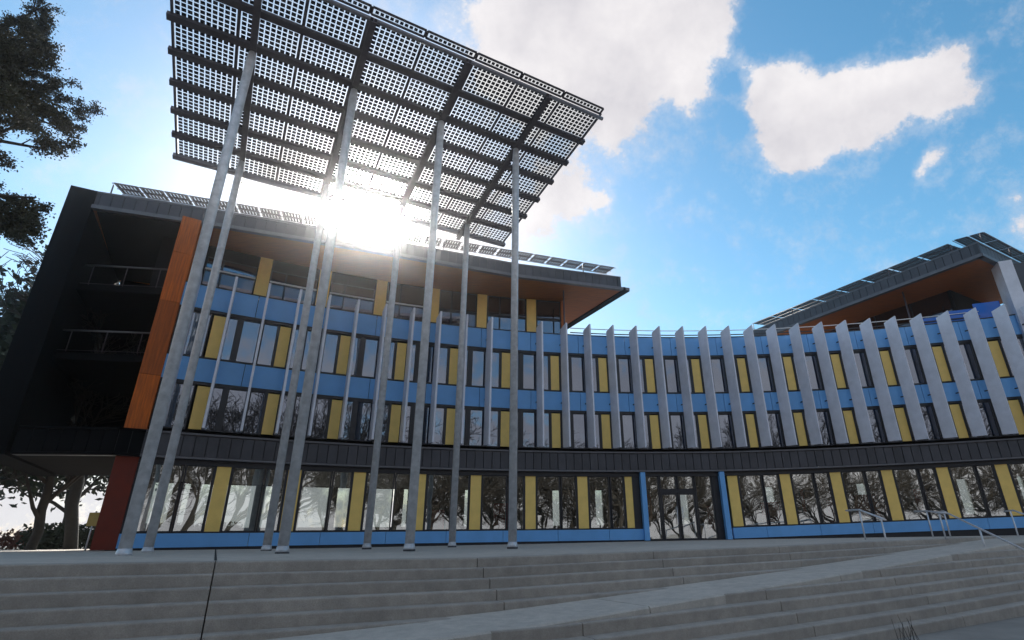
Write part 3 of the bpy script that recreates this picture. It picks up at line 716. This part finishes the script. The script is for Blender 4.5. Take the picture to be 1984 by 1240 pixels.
rb = thing('rooftop_solar_array', 'dark solar panels with pale rails along the sloping edge of the right roof', 'solar panels', (24, 30, 15), group='rooftop solar arrays')
array(rb, V3(CR+DD*15.5-UU*.05, 0), -DD, 8, 3, 15.62, 1.775, R_(-6), me_r2, .72, 2)
rc = thing('rooftop_solar_array', 'dark solar panel rows over the near corner of the right roof', 'solar panels', (26, 28, 15), group='rooftop solar arrays')
array(rc, V3(CR-DD*.45-UU*.1, 0), UU, 5, 2, 15.45, 1.75, R_(-9), me_r2, .76, 2)

# ------------------------------------------------------------------ handrails
def handrail(label, pts, posts, cat='handrail'):
    t = thing('handrail', label, cat, posts[0][0], group='steel handrails on the steps')
    L = t.location
    bm = bmesh.new(); tube(bm, [Vector(p)-L for p in pts], .032, n=8); obj('top_rail', bm, MT['rail'], t)
    for a, b in posts:
        bm = bmesh.new(); tube(bm, [Vector(a)-L, Vector(b)-L], .027, n=8); obj('post', bm, MT['rail'], t)
def H(u, v, z): return uv(u, v, z)
handrail('short steel handrail nearest the entrance, left of the other handrails', [H(20.3, -12.75, .80), H(20.2, -12.18, .80), H(18.35, -10.30, .40)], [(H(20.2, -12.18, -.26), H(20.2, -12.18, .79)), (H(18.44, -10.46, -.6), H(18.44, -10.46, .42))])
handrail('short steel handrail partly behind the top of the long sloping handrail', [H(25.3, -12.9, .82), H(25.2, -12.37, .82), H(21.6, -10.2, .62), H(21.6, -10.0, .62)], [(H(25.19, -12.37, -.22), H(25.19, -12.37, .81)), (H(21.68, -10.26, -.24), H(21.68, -10.26, .62))])
handrail('long steel handrail sloping down across the right edge of the steps', [H(25.2, -11.95, .76), H(24.5, -11.41, .76), H(17.9, -6.71, -.46), H(15.5, -5.0, -.90)], [(H(24.5, -11.41, -.2), H(24.5, -11.41, .75)), (H(20.9, -8.85, -.75), H(20.9, -8.85, .09)), (H(17.2, -6.2, -1.6), H(17.2, -6.2, -.6))])
handrail('steel handrail furthest right behind the long sloping one', [H(27.5, -10.6, .75), H(27.0, -10.1, .76), H(24.5, -8.6, .40)], [(H(27.0, -10.2, -.5), H(27.0, -10.2, .74))])

# ------------------------------------------------------------------ yellow sign on a post
sg = thing('signpost', 'small ochre sign on a slim white post beside the dark red ground floor wall', 'sign', (-17.6, 21.9, -.3))
bm = bmesh.new(); tube(bm, [(0, 0, 0), (.02, 0, 1.5)], .03, n=8); obj('post', bm, MT['white'], sg)
bm = bmesh.new(); obox(bm, (-.22, -.03, .95), (1, 0, 0), (0, 1, 0), (0, 0, 1), .42, .06, .5); obj('sign_board', bm, MT['signy'], sg, bevel=.01)

# ------------------------------------------------------------------ trees
def grow(seed, H_, spread, levels, n0, trunk_r, lean=(0, 0), droop=0.0, start=.35, twn=3, wig=.12, ns=5, minr=.006, bl=(.42, .62)):
    rnd = random.Random(seed); segs = []; tips = []
    def br(p, d, L, r, lv, n_seg):
        pts = [p]; rad = [r]; d = d.normalized()
        for i in range(n_seg):
            d = (d+Vector((rnd.gauss(0, wig), rnd.gauss(0, wig), rnd.gauss(0, wig*.7)-droop*(lv > 0)*.10+(.05 if lv == 0 else .03)))).normalized()
            p = p+d*(L/n_seg); pts.append(p); rad.append(max(minr, r*(1-.75*(i+1)/n_seg)) if lv else max(minr, r*(1-.62*(i+1)/n_seg)))
        segs.append((pts, rad, lv))
        if lv >= levels: tips.append((pts[-1], d)); tips.append((pts[len(pts)//2], d)); return
        m = n0 if lv == 0 else twn+rnd.randint(0, 2)
        for k in range(m):
            t = (start+(1-start)*(k+rnd.random()*.8)/m) if lv == 0 else (.25+.72*(k+rnd.random()*.7)/m)
            x = t*n_seg; i = min(n_seg-1, int(x)); f = x-i; q = pts[i].lerp(pts[i+1], f); rr = rad[i]*(1-f)+rad[i+1]*f
            ang = rnd.uniform(0, 6.283); o = Vector((math.cos(ang), math.sin(ang), 0)); dd = (pts[i+1]-pts[i]).normalized()
            o = (o-dd*o.dot(dd)).normalized(); sp = rnd.uniform(.55, 1.05)*spread
            nd = (dd*math.cos(sp)+o*math.sin(sp))
            ll = L*rnd.uniform(*bl)*(1-.35*t if lv == 0 else 1)
            br(q, nd, ll, rr*rnd.uniform(.5, .65), lv+1, 5 if lv == 0 else (4 if lv == 1 else 3))
    br(Vector((0, 0, 0)), Vector((lean[0], lean[1], 1)), H_, trunk_r, 0, 10)
    return segs, tips
def tree_meshes(name, seed, H_, leaf=None, leafn=0, leafs=.06, **k):
    segs, tips = grow(seed, H_, **k)
    bt = bmesh.new(); bc = bmesh.new(); rnd = random.Random(seed+5)
    for pts, rad, lv in segs:
        tube(bt if lv == 0 else bc, pts, rad, n=9 if lv == 0 else (5 if lv == 1 else 3), cap=False)
    if leaf is not None:
        for p, d in tips:
            for _ in range(leafn):
                q = p+Vector((rnd.gauss(0, 1), rnd.gauss(0, 1), rnd.gauss(0, 1)))*leafs*(3.0 if leafs > .1 else 2.0)
                a = Vector((rnd.gauss(0, 1), rnd.gauss(0, 1), rnd.gauss(0, 1))).normalized(); b = a.orthogonal().normalized(); s = leafs*rnd.uniform(.5, 1.3)
                f = bc.faces.new([bc.verts.new(q+a*s), bc.verts.new(q+b*s*.55), bc.verts.new(q-a*s), bc.verts.new(q-b*s*.55)]); f.material_index = 1
    mt = bpy.data.meshes.new(name+'_trunk'); bt.to_mesh(mt); bt.free(); mt.materials.append(MT['bark'])
    mc = bpy.data.meshes.new(name+'_crown'); bc.to_mesh(mc); bc.free(); mc.materials.append(MT['twig']); mc.materials.append(leaf or MT['leaf'])
    return mt, mc
def place(meshes, name, label, loc, rz=0, s=1.0, group=None):
    t = thing(name, label, 'tree', loc, group); t.rotation_euler = (0, 0, rz); t.scale = (s, s, s)
    link('trunk', meshes[0], t); link('crown', meshes[1], t); return t
near_t = tree_meshes('near_tree', 11, 14.0, leaf=MT['bud'], leafn=9, leafs=.030, spread=1.0, levels=4, n0=60, trunk_r=.22, start=.40, twn=6, wig=.24, droop=.2, minr=.010, bl=(.22, .34))
place(near_t, 'budding_tree', 'budding tree whose feathery twigs hang into the upper left of the photo', (-12.9, 8.1, -.4), rz=.26, s=1.2)
bare = [tree_meshes('bare_tree', 20+i, 13.0, spread=.75+.05*(i % 3), levels=4, n0=17, trunk_r=.30+.04*(i % 3), start=.14+.05*(i % 3), twn=4, wig=.14+.03*(i % 3), minr=.022) for i in range(6)]
ever = tree_meshes('evergreen_tree', 31, 11.0, leaf=MT['leaf'], leafn=22, leafs=.22, spread=.9, levels=3, n0=16, trunk_r=.3, start=.2, twn=4)
place(ever, 'evergreen_tree', 'dark leafy tree beside the outer wall of the open end bay', (-36, 32.5, -.4), s=1.18, group=None)
place(ever, 'evergreen_tree', 'dark ivy covered tree seen through the open end bay behind the rails', (-36.5, 43, -.4), rz=2.2, s=1.12)
place(bare[0], 'bare_tree', 'thick trunked bare tree under the left overhang, left of the other big trunk', (-26.3, 29.2, -.4), rz=.4, s=.8)
place(bare[1], 'bare_tree', 'thick trunked bare tree under the left overhang nearest the dark red wall', (-25.6, 30.9, -.4), rz=2.0, s=.95)
place(bare[2], 'bare_tree', 'thin bare tree at the left edge below the overhanging wall', (-38, 31, -.4), rz=3.0, s=.55)
# hedges
def hedge(name, label, p0, p1, w, h, m, n, s):
    rnd = random.Random(3); bm = bmesh.new(); p0 = Vector(p0); p1 = Vector(p1); d = (p1-p0); L = d.length; d.normalize(); nn = Vector((-d.y, d.x, 0))
    for i in range(n):
        q = p0+d*rnd.uniform(0, L)+nn*rnd.uniform(-w/2, w/2)+ZZ*(h*rnd.random()**.7*(.8+.2*math.sin(i*.37)))
        a = Vector((rnd.gauss(0, 1), rnd.gauss(0, 1), rnd.gauss(0, 1))).normalized(); b = a.orthogonal().normalized(); k = s*rnd.uniform(.5, 1.3)
        bm.faces.new([bm.verts.new(q+a*k), bm.verts.new(q+b*k*.6), bm.verts.new(q-a*k), bm.verts.new(q-b*k*.6)])
    o = obj(name, bm, m, None, norm=False); tag(o, label, 'hedge'); return o
hedge('hedge', 'low russet hedge at the far left edge behind the plaza', (-60, 34, -.4), (-30, 36, -.4), 2.0, 1.3, MT['hedge'], 9000, .11)
hedge('hedge', 'dark low hedge between the big tree trunks under the overhang', (-30, 33, -.4), (-19.5, 36, -.4), 2.0, 1.6, MT['leaf'], 9000, .11)
# trees behind the viewer: they are what the ground floor glass mirrors
rb_ = random.Random(4); k = 0
spots = [(-30, -6), (-19, -9), (-4, -13), (8, -11), (20, -10), (31, -8), (-34, -12), (-27, -20), (-20, -15), (-14, -24), (-7, -17), (-1, -25), (5, -16), (11, -22), (17, -15), (24, -21), (31, -14), (37, -22), (44, -12), (-42, -20), (3, -33), (18, -32), (-14, -36), (33, -33), (-30, -34), (0, -20), (22, -18)]
for i, (x, y) in enumerate(spots):
    place(bare[i % 6], 'bare_tree', 'bare winter tree mirrored in the ground floor windows', (x+rb_.uniform(-1.5, 1.5), y+rb_.uniform(-1.5, 1.5), ZG), rz=rb_.uniform(0, 6.28), s=rb_.uniform(.75, 1.25), group='bare trees mirrored in the glass')
# dry stems at the foot of the steps
bm = bmesh.new(); rnd = random.Random(9)
for (u, v) in ((8.1, -4.6), (9.0, -4.9), (8.4, -4.7)):
    for _ in range(4):
        p = uv(u+rnd.uniform(-.15, .15), v+rnd.uniform(-.15, .15), ZG); d = Vector((rnd.gauss(0, .15), rnd.gauss(0, .15), 1))
        tube(bm, [p, p+d*.35, p+d*.6+Vector((rnd.gauss(0, .08), rnd.gauss(0, .08), .05))], [.006, .004, .002], n=4, cap=False)
o = obj('dry_grass', bm, MT['twig']); o['kind'] = 'stuff'; o['label'] = 'thin dry stems at the foot of the steps'; o['category'] = 'grass'

# ------------------------------------------------------------------ scattering volume, added to imitate the lens glow round the sun
bm = bmesh.new(); obox(bm, (-600, -600, -3.6), (1, 0, 0), (0, 1, 0), (0, 0, 1), 1200, 1200, 22.4)
air = bpy.data.materials.new('sun_glow_volume'); air.use_nodes = True; n = air.node_tree.nodes; n.clear()
o_ = n.new('ShaderNodeOutputMaterial'); v_ = n.new('ShaderNodeVolumePrincipled')
v_.inputs['Density'].default_value = .00095; v_.inputs['Anisotropy'].default_value = .95; v_.inputs['Color'].default_value = (.96, .97, 1, 1)
air.node_tree.links.new(v_.outputs[0], o_.inputs['Volume'])
hz = obj('glow_haze', bm, air); hz['kind'] = 'stuff'
